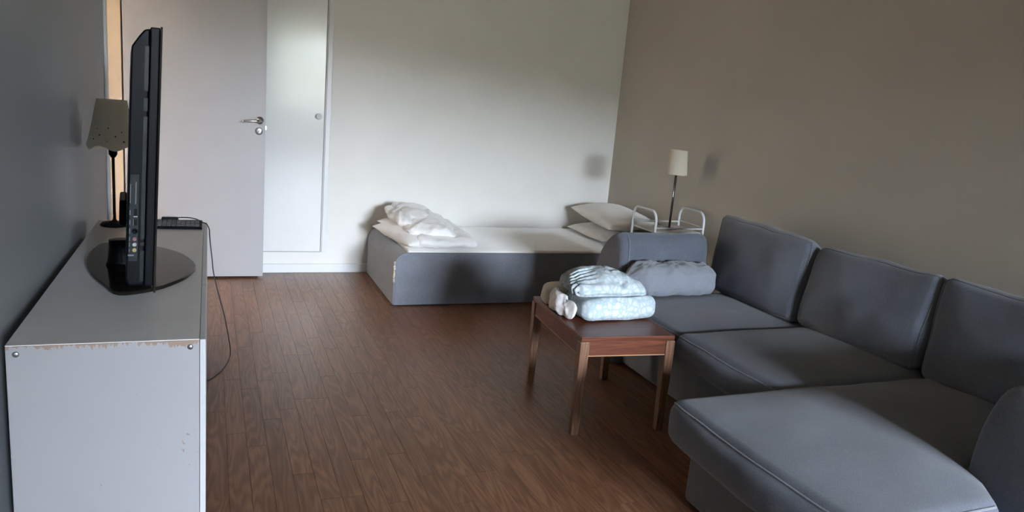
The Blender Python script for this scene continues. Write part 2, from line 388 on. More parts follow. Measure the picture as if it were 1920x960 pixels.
# outside, added to shape the sky light: loggia and sloped grassy bank
bl = MB().box(0.85, 3.5, LY0, YF-T, -0.2, -0.02).box(0.85, 3.5, LY0, YF-T, LZ1, LZ1+0.2)       # slab and ceiling
bl.box(0.75, 0.85, LY0, YF-T, -0.2, LZ1+0.2).box(3.5, 3.6, LY0, YF-T, -0.2, LZ1+0.2)              # side walls
bl.box(0.85, 3.5, LY0, LY0+0.1, -0.02, LZ0).box(0.85, LX0, LY0, LY0+0.1, LZ0, LZ1).box(LX1, 3.5, LY0, LY0+0.1, LZ0, LZ1)
struct('balcony', bl, M['concrete'], 'recessed concrete balcony outside the window')  # added recess; limits how wide and high the sky light enters
gb = MB(); prof = [(-6.1, -1.0, 0), (-14, -0.9, 0), (-22, 0.9, .05), (-30, 4.2, .11), (-36, 5.4, .11), (-60, 5.0, .1)]
gb.add([(x, y, z-k*max(-18, min(18, x))) for y, z, k in prof for x in (-60, -18, 18, 60)], [(4*i+a, 4*i+a+1, 4*i+a+5, 4*i+a+4) for i in range(len(prof)-1) for a in range(3)])
struct('ground', gb, M['grass'], 'grassy bank outside the window')  # added bank; its slanted ridge trims sky light on the back wall

struct('wall_neighbour', MB().box(5.3, 16.0, -15.5, -14.0, -1.2, 9.0), M['concrete'], 'grey wall of the neighbouring building outside')  # added wall; dims sky light on the cabinet end and left wall

# floor planks: the ones in view are single objects, the rest one joined part
PW, PLEN = 0.0705, (0.42, 0.56, 0.70, 0.84)
pm = []
for L in PLEN:
    g = 0.0004
    vs = [(-PW/2+g, -L/2+g, -0.004), (PW/2-g, -L/2+g, -0.004), (PW/2-g, L/2-g, -0.004), (-PW/2+g, L/2-g, -0.004)]
    c = 0.0003
    vs += [(-PW/2+g, -L/2+g, -c), (PW/2-g, -L/2+g, -c), (PW/2-g, L/2-g, -c), (-PW/2+g, L/2-g, -c)]
    vs += [(-PW/2+g+c, -L/2+g+c, 0), (PW/2-g-c, -L/2+g+c, 0), (PW/2-g-c, L/2-g-c, 0), (-PW/2+g+c, L/2-g-c, 0)]
    fs = [(8, 9, 10, 11)] + [(a, (a+1) % 4, 4+(a+1) % 4, 4+a) for a in range(4)] + [(4+a, 4+(a+1) % 4, 8+(a+1) % 4, 8+a) for a in range(4)]
    me = bpy.data.meshes.new('plank'); me.from_pydata(vs, [], fs); me.update(); me.materials.append(M['plank']); pm.append((L, me, vs, fs))
rest = MB(); npl = 0
for i in range(int((XR-XL)/PW)+1):
    x = XL + PW*(i+0.5); y = YF - rnd.random()*0.6
    if x > XR+0.05: continue
    while y < YB:
        k = rnd.choice((0, 1, 1, 2, 2, 3)); L, me, vs, fs = pm[k]; yc = y+L/2
        seen = (-0.08 < x < 2.16 and y+L > 1.15 and not (x > 1.15 and y > 4.62) and not (x > 1.66 and y+L < 2.0) and y+L > 1.15 + max(0, 0.7-x)*0.3)
        if seen and npl < 300:
            o = bpy.data.objects.new('plank', me); col.objects.link(o); o.parent = fl; o.location = (x, yc, 0); npl += 1
        else: rest.add([(v[0]+x, v[1]+yc, v[2]) for v in vs], fs)
        y += L
tag(rest.build('plank_field', M['plank'], fl), kind='stuff')

# baseboards
def baseboard(name, x0, x1, y0, y1, label):
    return struct(name, MB().box(x0, x1, y0, y1, 0, 0.066), M['trimw'], label, bevel=0.004)
baseboard('baseboard_back', XL, XR, YB-0.014, YB, 'low white baseboard under the closet door')
baseboard('baseboard_right', XR-0.014, XR, YF, YB-0.014, 'low white baseboard behind the sofa')
baseboard('baseboard_left', XL, XL+0.014, YF, DY0-0.07, 'low white baseboard behind the cabinet')

# closet door in the back wall
cd = struct('door_2', MB().box(CX0+0.003, CX1-0.004, YB-0.006, YB+0.03, CZ0+0.004, CZ1-0.004), M['closet'], 'smooth white closet door with small round knob', bevel=0.002)
MB().lathe([(0.010, 0.0), (0.009, 0.012), (0.019, 0.016), (0.021, 0.024), (0.017, 0.030), (0.0, 0.031)], n=20).build('knob', M['closet'], cd)
kn = bpy.data.objects['knob']; kn.location = (0.704, YB-0.006, 1.115); kn.rotation_euler = (math.radians(90), 0, 0)
struct('trim_1', MB().box(CX1+0.006, CX1+0.040, YB-0.010, YB, CZ0, CZ1+0.03).box(CX0, CX1+0.006, YB-0.010, YB, CZ1+0.004, CZ1+0.03), M['trimw'], 'narrow white strip along the closet door', bevel=0.003)

# open room door with its frame in the left wall
struct('trim_2', MB().box(XL, XL+0.012, DY0-0.06, DY0, -0.0, DZ+0.06).box(XL, XL+0.012, DY0, DY1, DZ, DZ+0.06), M['trimw'], 'white door casing on the left wall', bevel=0.003)
struct('trim_3', MB().box(XL-T, XL-0.002, DY1-0.03, DY1, 0, DZ).box(XL-T, XL-0.002, DY0, DY0+0.02, 0, DZ).box(XL-T, XL-0.002, DY0+0.02, DY1-0.03, DZ-0.03, DZ), M['jamb'], 'cream door jamb glowing in warm hall light')
DLX0, DLX1, DLY = -0.487, 0.3435, 5.256
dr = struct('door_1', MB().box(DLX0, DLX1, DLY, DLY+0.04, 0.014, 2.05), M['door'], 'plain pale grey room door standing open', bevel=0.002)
ho = Vector((0.308, DLY, 1.069))
hn = MB().lathe([(0.026, 0.0), (0.026, 0.007), (0.022, 0.010), (0.011, 0.011), (0.010, 0.035), (0.0, 0.036)], n=24).build('handle_rose', M['chrome'], dr)
hn.location = ho; hn.rotation_euler = (math.radians(90), 0, 0)
lv = [(0.308, DLY-0.034, 1.069), (0.302, DLY-0.046, 1.066), (0.285, DLY-0.050, 1.066), (0.25, DLY-0.050, 1.065), (0.215, DLY-0.050, 1.062), (0.197, DLY-0.048, 1.058)]
MB().tube(lv, [0.010, 0.0105, 0.010, 0.009, 0.008, 0.007], 10).build('handle', M['chrome'], dr)
kp = MB().lathe([(0.025, 0.0), (0.025, 0.004), (0.022, 0.006), (0.0, 0.0061)], n=24).build('keyhole_plate', M['steel'], dr)
kp.location = (0.304, DLY, 1.000); kp.rotation_euler = (math.radians(90), 0, 0)
MB().box(0.3015, 0.3065, DLY-0.0072, DLY-0.006, 0.994, 1.007).build('keyhole', M['gap'], dr)
MB().box(DLX1, DLX1+0.010, DLY+0.012, DLY+0.028, 1.010, 1.035).build('latch_bolt', M['steel'], dr)
for z in (0.25, 1.05, 1.85):
    MB().lathe([(0.008, z-0.045), (0.008, z+0.045)], DLX0-0.004, DLY+0.004, 10).build('hinge', M['steel'], dr)
# hall beyond the doorway
struct('wall_hall', MB().box(-2.0, -1.9, 3.4, 6.3, 0, ZC).box(-2.0, XL-T, 3.3, 3.4, 0, ZC).box(-2.0, XL-T, 6.2, 6.3, 0, ZC), M['jamb'], 'cream hall wall beyond the open door')
struct('floor_hall', MB().box(-2.0, XL-T, 3.3, 6.3, -0.1, -0.001), M['plank'], 'brown hall floor beyond the open door')
struct('ceiling_hall', MB().box(-2.0, XL-T, 3.3, 6.3, ZC, ZC+0.1), M['ceiling'], 'hall ceiling beyond the open door')
hl = thing('ceiling_lamp', (-1.15, 4.35, 2.5), 'warm globe lamp on the hall ceiling beyond the doorway', 'lamp')
MB().lathe([(0.05, 2.498), (0.05, 2.48), (0.03, 2.47)], -1.15, 4.35, 20).build('canopy', M['socket'], hl)
gm, gnt, gb_ = new_mat('warm_globe'); gb_.inputs['Emission Color'].default_value = (1.0, 0.56, 0.24, 1); gb_.inputs['Emission Strength'].default_value = 4.0
MB().lathe([(0.02, 2.475), (0.06, 2.455), (0.085, 2.41), (0.085, 2.37), (0.06, 2.325), (0.0, 2.31)], -1.15, 4.35, 20, False).build('globe', gm, hl)

# ------------------------------------------------------------------ sofa with chaise
sofa = thing('sofa', (2.5, 2.3, 0), 'long charcoal grey fabric corner sofa with chaise and piped cushions', 'sofa')
SX = 1.885
# bases
def soft_block(name, x0, x1, y0, y1, z0, z1, r, mat, puff=(0, 0, 0)):
    c = Cushion(boxcorners(x0, x1, y0, y1, z0, z1), (x1-x0, y1-y0, z1-z0), r, puff, nr=3, nm=3)
    return c.mesh().build(name, mat, sofa)
soft_block('base', 2.06, 2.86, 2.0, 3.34, 0.012, 0.285, 0.02, M['sofa_dark'])
soft_block('chaise_base', 1.565, 2.86, 1.22, 2.0, 0.012, 0.285, 0.02, M['sofa_dark'])
soft_block('back_frame', 2.86, 3.03, 1.12, 3.60, 0.012, 0.665, 0.03, M['sofa'])
for (x, y) in ((1.62, 1.28), (1.62, 1.94), (2.95, 1.2), (2.95, 3.5), (2.12, 3.25)):
    MB().lathe([(0.018, 0.0), (0.022, 0.014)], x, y, 12).build('foot', M['blk'], sofa)
# arms: profile in (y, z) lofted along x with rounded ends
def arm(prof, x0, x1, r, name):
    pts = []
    n = len(prof)
    for i in range(n):                                  # Catmull-Rom smoothing of the upper outline
        p0, p1, p2, p3 = [Vector(prof[(i+k-1) % n]) for k in range(4)]
        flat = (p1.y < 0.05 or p2.y < 0.05)
        for t in ((0,) if flat else (0, .25, .5, .75)):
            q = 0.5*((2*p1)+(-p0+p2)*t+(2*p0-5*p1+4*p2-p3)*t*t+(-p0+3*p1-3*p2+p3)*t**3) if t else p1
            pts.append(q)
    cy = sum(p.x for p in pts)/len(pts); cz = sum(p.y for p in pts)/len(pts)
    hy = max(abs(p.x-cy) for p in pts); hz = max(abs(p.y-cz) for p in pts)
    rings = []
    K = 5
    for k in range(K+1): a = math.pi/2*k/K; rings.append((x0+r*(1-math.sin(a)), r*(1-math.cos(a))))
    xs = [(x, i) for x, i in reversed(rings[:])]
    ring_l = [(x0+r*(1-math.sin(math.pi/2*k/K)) , r*(1-math.cos(math.pi/2*k/K))) for k in range(K, -1, -1)]
    ring_r = [(x1-(x-x0), i) for x, i in reversed(ring_l)]
    ring_m = [(x0+r+(x1-x0-2*r)*k/6, 0) for k in range(1, 6)]
    allr = ring_l + ring_m + ring_r
    vs = []; fs = []
    for x, ins in allr:
        for p in pts:
            vs.append((x, cy+(p.x-cy)*(1-ins/hy), cz+(p.y-cz)*(1-ins/hz)))
    m_ = len(pts)
    for i in range(len(allr)-1):
        for k in range(m_):
            k2 = (k+1) % m_; fs.append((i*m_+k, i*m_+k2, (i+1)*m_+k2, (i+1)*m_+k))
    fs.append(tuple(range(m_-1, -1, -1))); fs.append(tuple((len(allr)-1)*m_+k for k in range(m_)))
    o = MB().add(vs, fs, True).build(name, M['sofa'], sofa)
    seam = [(x0+r*0.9, cy+(p.x-cy)*1.004, cz+(p.y-cz)*1.004) for p in pts if p.y > 0.02]
    MB().tube(seam, 0.0035, 6).build('piping', M['piping'], o)
    return o
arm_prof = [(3.30, 0.012), (3.295, 0.30), (3.298, 0.52), (3.312, 0.665), (3.36, 0.715), (3.44, 0.690), (3.55, 0.585), (3.615, 0.42), (3.63, 0.20), (3.63, 0.012)]
arm(arm_prof, 1.985, 2.53, 0.045, 'arm')
near_prof = [(4.622-y, z) for y, z in arm_prof]
near_prof = [(y-(0.0 if z < 0.5 else 0.03*(z-0.5)/0.2), z) for y, z in near_prof][::-1]
arm(near_prof, 1.985, 2.85, 0.045, 'arm')
# seat cushions
def seat(x0, x1, y0, y1, z0, z1, r, puff, seed, extra=None, nm=16):
    c = Cushion(boxcorners(x0, x1, y0, y1, z0, z1), (x1-x0, y1-y0, z1-z0), r, puff, amp=0.006, freq=4.0, nr=5, nm=nm, extra=extra, seed=seed)
    o = c.mesh().build('seat_cushion', M['sofa'], sofa)
    for zz in (1, -1):
        MB().tube(c.edge([(1, 1, zz), (-1, 1, zz), (-1, -1, zz), (1, -1, zz)], 20), 0.0042, 6).build('piping', M['piping'], o)
    return o
seat(SX+0.03, 2.82, 2.635, 3.292, 0.283, 0.405, 0.045, (0.02, 0.0, 0.022), 1)
seat(SX, 2.82, 1.975, 2.632, 0.283, 0.418, 0.050, (0.03, 0.004, 0.028), 2)
def sstep(a, b, x):
    t = max(0.0, min(1.0, (x-a)/(b-a))); return t*t*(3-2*t)
def chaise_shape(P, p, H):
    v = (p[1]/H[1]+1)/2
    P = P.copy()
    P.y += (1-v)*0.185*sstep(1.93, 2.03, P.x)
    P.x -= 0.0
    return P
seat(1.425, 2.82, 1.155, 1.972, 0.275, 0.425, 0.045, (0.055, 0.0, 0.030), 3, chaise_shape, nm=26)
# back cushions
def back(FB, FT, BB, BT, seed, thick):
    """each argument: ((x,y,z) far, (x,y,z) near)"""
    c = {}
    for sy, k in ((1, 0), (-1, 1)):
        c[(-1, sy, -1)] = FB[k]; c[(-1, sy, 1)] = FT[k]; c[(1, sy, -1)] = BB[k]; c[(1, sy, 1)] = BT[k]
    q = Cushion(c, (thick, 0.66, 0.42), 0.045, (0.030, 0.008, 0.012), amp=0.013, freq=4.0, nr=5, nm=16, seed=seed)
    o = q.mesh().build('back_cushion', M['sofa'], sofa)
    MB().tube(q.edge([(-1, -1, -1), (-1, -1, 1), (-1, 1, 1), (-1, 1, -1), (-1, -1, -1)], 16), 0.004, 6).build('piping', M['sofa_dark'], o)
    return o
back(((2.55, 3.34, .415), (2.55, 2.665, .415)), ((2.675, 3.44, .822), (2.675, 2.725, .812)), ((2.74, 3.35, .41), (2.74, 2.69, .41)), ((2.845, 3.545, .775), (2.84, 2.80, .755)), 4, 0.18)
back(((2.56, 2.655, .425), (2.56, 1.995, .425)), ((2.70, 2.705, .800), (2.70, 2.045, .812)), ((2.75, 2.66, .42), (2.75, 2.00, .42)), ((2.85, 2.745, .735), (2.85, 2.085, .745)), 5, 0.18)
back(((2.57, 1.985, .430), (2.57, 1.34, .430)), ((2.70, 2.035, .815), (2.70, 1.36, .82)), ((2.75, 1.99, .42), (2.75, 1.34, .42)), ((2.85, 2.075, .745), (2.85, 1.36, .745)), 6, 0.18)

# ------------------------------------------------------------------ grey rolled cloth against the sofa arm
def roll_shape(P, p, H):
    u = p[0]/H[0]
    k = 1 - 0.55*max(0, -u-0.72)/0.28 - 0.12*max(0, u-0.85)/0.15
    P = Vector((P.x, 3.205+(P.y-3.205)*k, 0.500+(P.z-0.500)*k))
    nrm = Vector((0, P.y-3.205, P.z-0.50)).normalized()
    P = P + nrm*(fold(P, (0.25, 0.3, 1.0), 0.011, 10, 3, 1.0) + fold(P, (0.7, 0, 1), 0.006, 22, 5, 1.0))
    P.z = max(P.z, 0.4345); P.y = min(P.y, 3.287)
    return P
rc = Cushion(boxcorners(1.960, 2.478, 3.125, 3.288, 0.434, 0.572), (0.51, 0.16, 0.138), 0.040, (0.0, 0.006, 0.008), amp=0.008, freq=9, nr=6, nm=44, extra=roll_shape, seed=8)
tag(rc.mesh().build('folded_cloth', M['greycloth'], None, (2.22, 3.205, 0.43)), 'rolled grey cotton cloth lying on the sofa seat against the arm', 'cloth')

# ------------------------------------------------------------------ bed
bed = thing('bed', (2.05, 4.95, 0), 'low grey upholstered single bed with beige mattress under the off white wall', 'bed')
BX0, BX1, BY0, BY1, BZ = 1.082, 3.035, 4.508, 5.396, 0.346
out = [(BX0, 0.008), (BX1, 0.008), (BX1, BZ)]
R = 0.085
out += [(BX0+R-R*math.sin(a), BZ-R+R*math.cos(a)) for a in [math.pi/2*k/10 for k in range(11)]]
fr = MB(); n = len(out); ring = []
for y, ins in ((BY0, 0.012), (BY0+0.004, 0.004), (BY0+0.012, 0.0), (BY1-0.012, 0.0), (BY1, 0.012)):
    ring.append([(min(max(x, BX0+ins), BX1-ins) if True else x, y, min(z, BZ-ins*0.8)) for x, z in out])
vs = [p for r_ in ring for p in r_]; fs = []
for i in range(len(ring)-1):
    for k in range(n):
        k2 = (k+1) % n; fs.append((i*n+k, i*n+k2, (i+1)*n+k2, (i+1)*n+k))
fs.append(tuple(range(n-1, -1, -1))); fs.append(tuple((len(ring)-1)*n+k for k in range(n)))
fs = [tuple(reversed(f)) for f in fs]
bf = fr.add(vs, fs, False).build('bed_frame', M['bedf'], bed)
pp = [(x, BY0+0.004, z) for x, z in out[2:]] + [(BX0-0.001, BY0+0.004, 0.02)]
MB().tube(pp, 0.0035, 6).build('piping', M['bedf'], bf)
wv = []
for k in range(26):                                      # torn strip down the front corner
    t = k/25; wv.append((BX0-0.002+0.004*rnd.random(), BY0+0.002+0.006*rnd.random(), 0.292-0.135*t))
MB().tube(wv, [0.003+0.006*rnd.random() for _ in wv], 6).build('torn_edge', M['worn'], bf)
mc = Cushion(boxcorners(1.165, BX1-0.005, BY0+0.014, BY1-0.01, 0.30, 0.362), (BX1-1.17, 0.87, 0.062), 0.012, (0, 0, 0.004), amp=0.002, freq=6, nr=2, nm=24)
mc.mesh().build('mattress', M['sheet'], bed)

# pillows
def pillow_mesh(corners4, z_thick, seed, ex=0.5, pull=0.07):
    """corners4: world points of the seam corners, order (u-,v-),(u+,v-),(u+,v+),(u-,v+)"""
    c = [Vector(p) for p in corners4]; n_ = 34
    cen = sum(c, Vector())/4
    nrm = (c[1]-c[0]).cross(c[3]-c[0]).normalized()
    vs = []; fs = []
    def P(u, v, side):
        a, b = (u+1)/2, (v+1)/2
        pu = u*(1-pull*(1-v*v)*u*u); pv = v*(1-pull*(1-u*u)*v*v)     # sides pull in between the corners
        a, b = (pu+1)/2, (pv+1)/2
        p = c[0]*(1-a)*(1-b)+c[1]*a*(1-b)+c[2]*a*b+c[3]*(1-a)*b
        h = (max(0, (1-u*u))**ex)*(max(0, (1-v*v))**ex)
        k = z_thick/2*h*side*(1.0 if side > 0 else 0.85)
        wr = (fold(p, (u*0.8+0.1, v*0.8+0.2, 0), 0.006, 9, seed)*(1-h*0.4) + 0.010*noise.noise(p*5+Vector((seed, 0, 0))))*min(1, h*3)
        return p + nrm*(k+wr)
    for side in (1, -1):
        base = len(vs)
        for i in range(n_+1):
            for j in range(n_+1):
                u = math.sin((2*i/n_-1)*math.pi/2); v = math.sin((2*j/n_-1)*math.pi/2); vs.append(P(u, v, side))
        for i in range(n_):
            for j in range(n_):
                q = (base+i*(n_+1)+j, base+(i+1)*(n_+1)+j, base+(i+1)*(n_+1)+j+1, base+i*(n_+1)+j+1)
                fs.append(q if side > 0 else tuple(reversed(q)))
    return vs, fs
def pillow(name, corners4, z_thick, label, group, mat, seed):
    vs, fs = pillow_mesh(corners4, z_thick, seed)
    vs = [(min(v[0], XR-0.004), v[1], max(v[2], 0.3675)) for v in vs]
    o = MB().add(vs, fs, True).build(name, mat, None, sum((Vector(p) for p in corners4), Vector())/4)
    return tag(o, label, 'pillow', group)
pillow('pillow', [(2.615, 4.655, .405), (3.035, 4.66, .42), (3.035, 5.33, .42), (2.650, 5.31, .392)], 0.105, 'flat cream pillow lying directly on the mattress, lower of two stacked', 'pillows on the bed', M['pillow'], 1)
pillow('pillow', [(2.630, 4.60, .503), (3.035, 4.56, .54), (3.035, 5.31, .565), (2.655, 5.29, .552)], 0.165, 'plump cream pillow on top of another pillow by the lamp', 'pillows on the bed', M['pillow'], 2)

# duvet heap, with the pillow under it joined into the same mesh
dv = MB()
DZ0 = 0.3675
def wrinkle(seed, d, amp):
    def f(P, p, H):
        q = P + Vector((0, 0, 1))*fold(P, d, amp, 10, seed, 0.9) + Vector((0.5, -0.8, 0.2))*fold(P, d, amp*0.7, 17, seed+2, 0.9)
        q.z = max(q.z, DZ0); q.y = min(q.y, YB-0.03)
        return q
    return f
def lobe(cn, size, r, puff, seed, d, amp, nm=34):
    q = Cushion(cn, size, r, puff, amp=0.013, freq=9, nr=6, nm=nm, extra=wrinkle(seed, d, amp), seed=seed)
    mm = q.mesh(); dv.add(mm.v, mm.f, True)
def hexa(b, t):
    """b, t: four bottom / top points in order (-,-),(+,-),(+,+),(-,+)"""
    o_ = ((-1, -1), (1, -1), (1, 1), (-1, 1)); c = {}
    for k, (a_, b_) in enumerate(o_): c[(a_, b_, -1)] = b[k]; c[(a_, b_, 1)] = t[k]
    return c
pv, pf = pillow_mesh([(1.165, 4.525, .392), (1.60, 4.62, .395), (1.60, 5.18, .400), (1.050, 5.10, .405)], 0.150, 3, 0.42, 0.03)
dv.add([(v[0], v[1], max(v[2], DZ0)) for v in pv], pf, True)
pv, pf = pillow_mesh([(1.21, 4.64, .432), (1.52, 4.60, .420), (1.58, 5.24, .44), (1.085, 5.12, .440)], 0.115, 5, 0.42, 0.03)
dv.add([(v[0], v[1], max(v[2], DZ0)) for v in pv], pf, True)
lobe(hexa([(1.225, 4.525, .372), (1.655, 4.545, .372), (1.70, 5.20, .372), (1.27, 5.22, .372)], [(1.240, 4.55, .440), (1.62, 4.575, .425), (1.62, 5.16, .46), (1.28, 5.20, .47)]), (0.46, 0.66, 0.09), 0.044, (0.02, 0.015, 0.018), 11, (0.3, 1, 0), 0.006)
lobe(hexa([(1.19, 4.62, .425), (1.52, 4.58, .420), (1.60, 5.22, .43), (1.19, 5.25, .44)], [(1.20, 4.68, .492), (1.44, 4.64, .482), (1.50, 5.20, .520), (1.20, 5.22, .520)]), (0.40, 0.60, 0.09), 0.043, (0.015, 0.02, 0.022), 12, (0.7, 1, 0.2), 0.013)
lobe(hexa([(1.13, 4.78, .470), (1.25, 4.70, .465), (1.36, 5.20, .480), (1.14, 5.24, .480)], [(1.14, 4.82, .520), (1.23, 4.76, .520), (1.32, 5.18, .535), (1.15, 5.20, .530)]), (0.16, 0.46, 0.07), 0.034, (0.01, 0.015, 0.014), 14, (0.3, 1, 0.4), 0.010)
lobe(hexa([(1.18, 4.84, .490), (1.40, 4.80, .485), (1.50, 5.24, .495), (1.19, 5.27, .495)], [(1.20, 4.88, .535), (1.35, 4.86, .530), (1.43, 5.22, .545), (1.20, 5.25, .545)]), (0.32, 0.42, 0.07), 0.034, (0.010, 0.015, 0.016), 13, (1, 0.5, 0.2), 0.012)
tag(dv.build('duvet', M['duvet'], None, (1.38, 4.9, 0.3675)), 'crumpled off white duvet heaped on the end of the bed', 'duvet')

# ------------------------------------------------------------------ side table
tb = thing('side_table', (1.6395, 2.862, 0), 'small reddish brown wooden side table with four square legs', 'table', rz=math.radians(-4.4), local=True)
TW, TD, TH = 0.427, 0.615, 0.432
MB().box(-TW/2, TW/2, -TD/2, TD/2, TH-0.020, TH).build('tabletop', M['mahog'], tb, bevel=0.003)
ap = 0.062
for (x0, x1, y0, y1) in ((-TW/2+0.004, TW/2-0.004, -TD/2+0.003, -TD/2+0.021), (-TW/2+0.004, TW/2-0.004, TD/2-0.021, TD/2-0.003), (-TW/2+0.003, -TW/2+0.021, -TD/2+0.022, TD/2-0.022), (TW/2-0.021, TW/2-0.003, -TD/2+0.022, TD/2-0.022)):
    a_ = MB().box(x0, x1, y0, y1, TH-0.020-ap, TH-0.020).build('apron', M['mahog'], tb)
    MB().box(x0-0.001, x1+0.001, y0-0.001, y1+0.001, TH-0.024-ap, TH-0.020-ap).build('edge_strip', M['legline'], a_)
lg = 0.041
for sx in (-1, 1):
    for sy in (-1, 1):
        cx, cy = sx*(TW/2-lg/2+0.003), sy*(TD/2-lg/2+0.003)
        v_ = []
        for z, k in ((0.0, 0.78), (0.30, 0.98), (TH-0.022, 1.0)):
            for ax_, ay_ in ((-1, -1), (1, -1), (1, 1), (-1, 1)):
                v_.append((cx+ax_*lg/2*k + sx*lg/2*(1-k)*0.4, cy+ay_*lg/2*k, z))
        f_ = [(3, 2, 1, 0), (8, 9, 10, 11)] + [(i*4+a, i*4+(a+1) % 4, (i+1)*4+(a+1) % 4, (i+1)*4+a) for i in range(2) for a in range(4)]
        MB().add(v_, f_).build('leg', M['leg'], tb, bevel=0.003)

# folded laundry on the table
def bundle(name, cn, size, r, puff, seed, d, amp, mat, label, group, amp0=0.006, freq=9, nm=44, layers=0, floor_z=0.4335, gather=False):
    def ex(P, p, H):
        up_ = max(0.0, p[2]/H[2]*0.5+0.5)
        q = P + Vector((0.0, -0.55, 0.85))*(fold(P, d, amp, 12, seed, 0.9)*up_) + Vector((0.2, -0.7, 0.3))*(fold(P, d, amp*0.5, 26, seed+4, 0.8)*up_)
        if layers:                                      # stacked folds: the sides bulge once per layer
            t = (p[2]/H[2]+1)/2*layers
            side = max(abs(p[0]/H[0]), abs(p[1]/H[1]))
            if side > 0.9: q -= Vector((p[0]/H[0]*0.3, p[1]/H[1], 0)).normalized()*0.010*max(0.0, abs(((t+0.12*math.sin(9*p[0]/H[0])) % 1)-0.5)*2-0.55)/0.45
        if gather:                                      # gathers fanning out of the pinched left end
            e = max(0.0, -p[0]/H[0]-0.1)/0.9
            q.z += 0.009*e*math.sin(26*p[1]/H[1]+4*p[2]/H[2]) ; q.x += 0.006*e*math.sin(31*p[1]/H[1])
            q.z += -0.014*math.exp(-((p[0]/H[0]-0.30-0.15*p[2]/H[2])/0.05)**2)*max(0, p[2]/H[2])
        q.z = max(q.z, floor_z)
        return q
    cn = {k: Vector(v)+Vector((-0.025, -0.043, 0.012)) for k, v in cn.items()}
    c = Cushion(cn, size, r, puff, amp=amp0, freq=freq, nr=6, nm=nm, extra=ex, seed=seed)
    mm = c.mesh()
    low = min(v[2] for v in mm.v)
    o = mm.build(name, mat, None, (sum(v[0] for v in mm.v)/len(mm.v), sum(v[1] for v in mm.v)/len(mm.v), low))
    return tag(o, label, 'bedding', group)
G = 'folded bed linen on the side table'
bundle('folded_bedding', hexa([(1.512, 2.772, .4265), (1.893, 2.790, .4265), (1.895, 3.02, .4265), (1.53, 3.03, .4265)], [(1.516, 2.785, .518), (1.888, 2.800, .520), (1.888, 3.00, .522), (1.535, 3.01, .522)]), (0.35, 0.25, 0.10), 0.038, (0.004, 0.012, 0.006), 21, (1, 0.15, 0.05), 0.004, M['floral'], 'folded white and pale blue floral bedding lying flat under a puffier bundle', G)
bundle('folded_bedding', hexa([(1.462, 2.795, .535), (1.882, 2.790, .532), (1.86, 3.05, .534), (1.50, 3.06, .535)], [(1.500, 2.825, .590), (1.770, 2.815, .612), (1.750, 3.02, .616), (1.53, 3.03, .602)]), (0.36, 0.27, 0.11), 0.050, (0.004, 0.022, 0.034), 22, (0.35, 0.5, 1), 0.008, M['floral'], 'puffy white and pale blue floral bedding bundle topping the pile', G, floor_z=0.5425, gather=True)
bundle('folded_bedding', hexa([(1.447, 2.92, .4265), (1.500, 2.795, .4265), (1.505, 3.035, .4265), (1.465, 3.045, .4265)], [(1.456, 2.94, .480), (1.497, 2.83, .490), (1.500, 3.02, .515), (1.472, 3.03, .510)]), (0.07, 0.20, 0.07), 0.022, (0.006, 0.010, 0.008), 23, (0.2, 1, 0.6), 0.010, M['whitecloth'], 'crumpled white sheet squeezed beside the floral bedding', G, amp0=0.010, freq=18)
bundle('folded_bedding', hexa([(1.462, 3.06, .4265), (1.62, 3.06, .4265), (1.63, 3.17, .4265), (1.48, 3.18, .4265)], [(1.470, 3.07, .502), (1.61, 3.07, .510), (1.61, 3.16, .512), (1.49, 3.16, .506)]), (0.14, 0.11, 0.11), 0.022, (0.003, 0.004, 0.004), 24, (1, 0, 0.3), 0.003, M['beigecloth'], 'folded beige cloth behind the floral bedding', G)

# ------------------------------------------------------------------ white tubular trolley with the lamp
RX0, RX1, RY0, RY1 = 2.64, 3.005, 4.03, 4.31
rk = thing('bedside_trolley', ((RX0+RX1)/2, (RY0+RY1)/2, 0), 'white tubular metal trolley with raised side handles behind the sofa arm', 'trolley')
for x in (RX0, RX1):
    p = [(x, RY0, 0.05), (x, RY0, 0.66)]
    p += [(x, RY0+0.055-0.055*math.cos(a), 0.66+0.066*math.sin(a)) for a in [math.pi/2*k/6 for k in range(1, 7)]]
    p += [(x, RY1-0.055+0.055*math.sin(a), 0.66+0.066*math.cos(a)) for a in [math.pi/2*k/6 for k in range(0, 7)]]
    p += [(x, RY1, 0.05)]
    hnd = MB().tube(p, 0.0085, 10).build('side_frame', M['rackw'], rk)
    MB().tube([(x, RY0, 0.632), (x, RY1, 0.632)], 0.0035, 8).build('side_rail', M['rackw'], hnd)
    for y in (RY0, RY1):
        MB().lathe([(0.012, 0.048), (0.012, 0.060)], x, y, 10).build('caster_cap', M['blk2'], hnd)
        MB().tube([(x-0.007, y, 0.0245), (x+0.007, y, 0.0245)], 0.0245, 14).build('caster', M['blk2'], hnd)
for y in (RY0, RY1):
    MB().tube([(RX0, y, 0.622), (RX1, y, 0.622)], 0.006, 8).build('cross_rail', M['rackw'], rk)
for z in (0.585, 0.25):
    MB().bbox(RX0+0.006, RX1-0.006, RY0+0.006, RY1-0.006, z, z+0.012, 0.004).build('shelf', M['rackw'], rk)
lp = thing('table_lamp', (2.835, 4.165, 0.597), 'slim table lamp with small cream shade and clear stem on the white trolley', 'lamp')
LX, LY = 2.835, 4.165
MB().lathe([(0.055, 0.598), (0.055, 0.604), (0.045, 0.610), (0.010, 0.613)], LX, LY, 24).build('base', M['chrome'], lp)
for dx in (-0.0055, 0.0055):
    MB().tube([(LX+dx, LY, 0.61), (LX+dx, LY, 0.985)], 0.0028, 8).build('stem', M['lampm'], lp)
MB().tube([(LX, LY+0.002, 0.61), (LX, LY+0.002, 0.985)], 0.003, 8).build('stem', M['chrome'], lp)
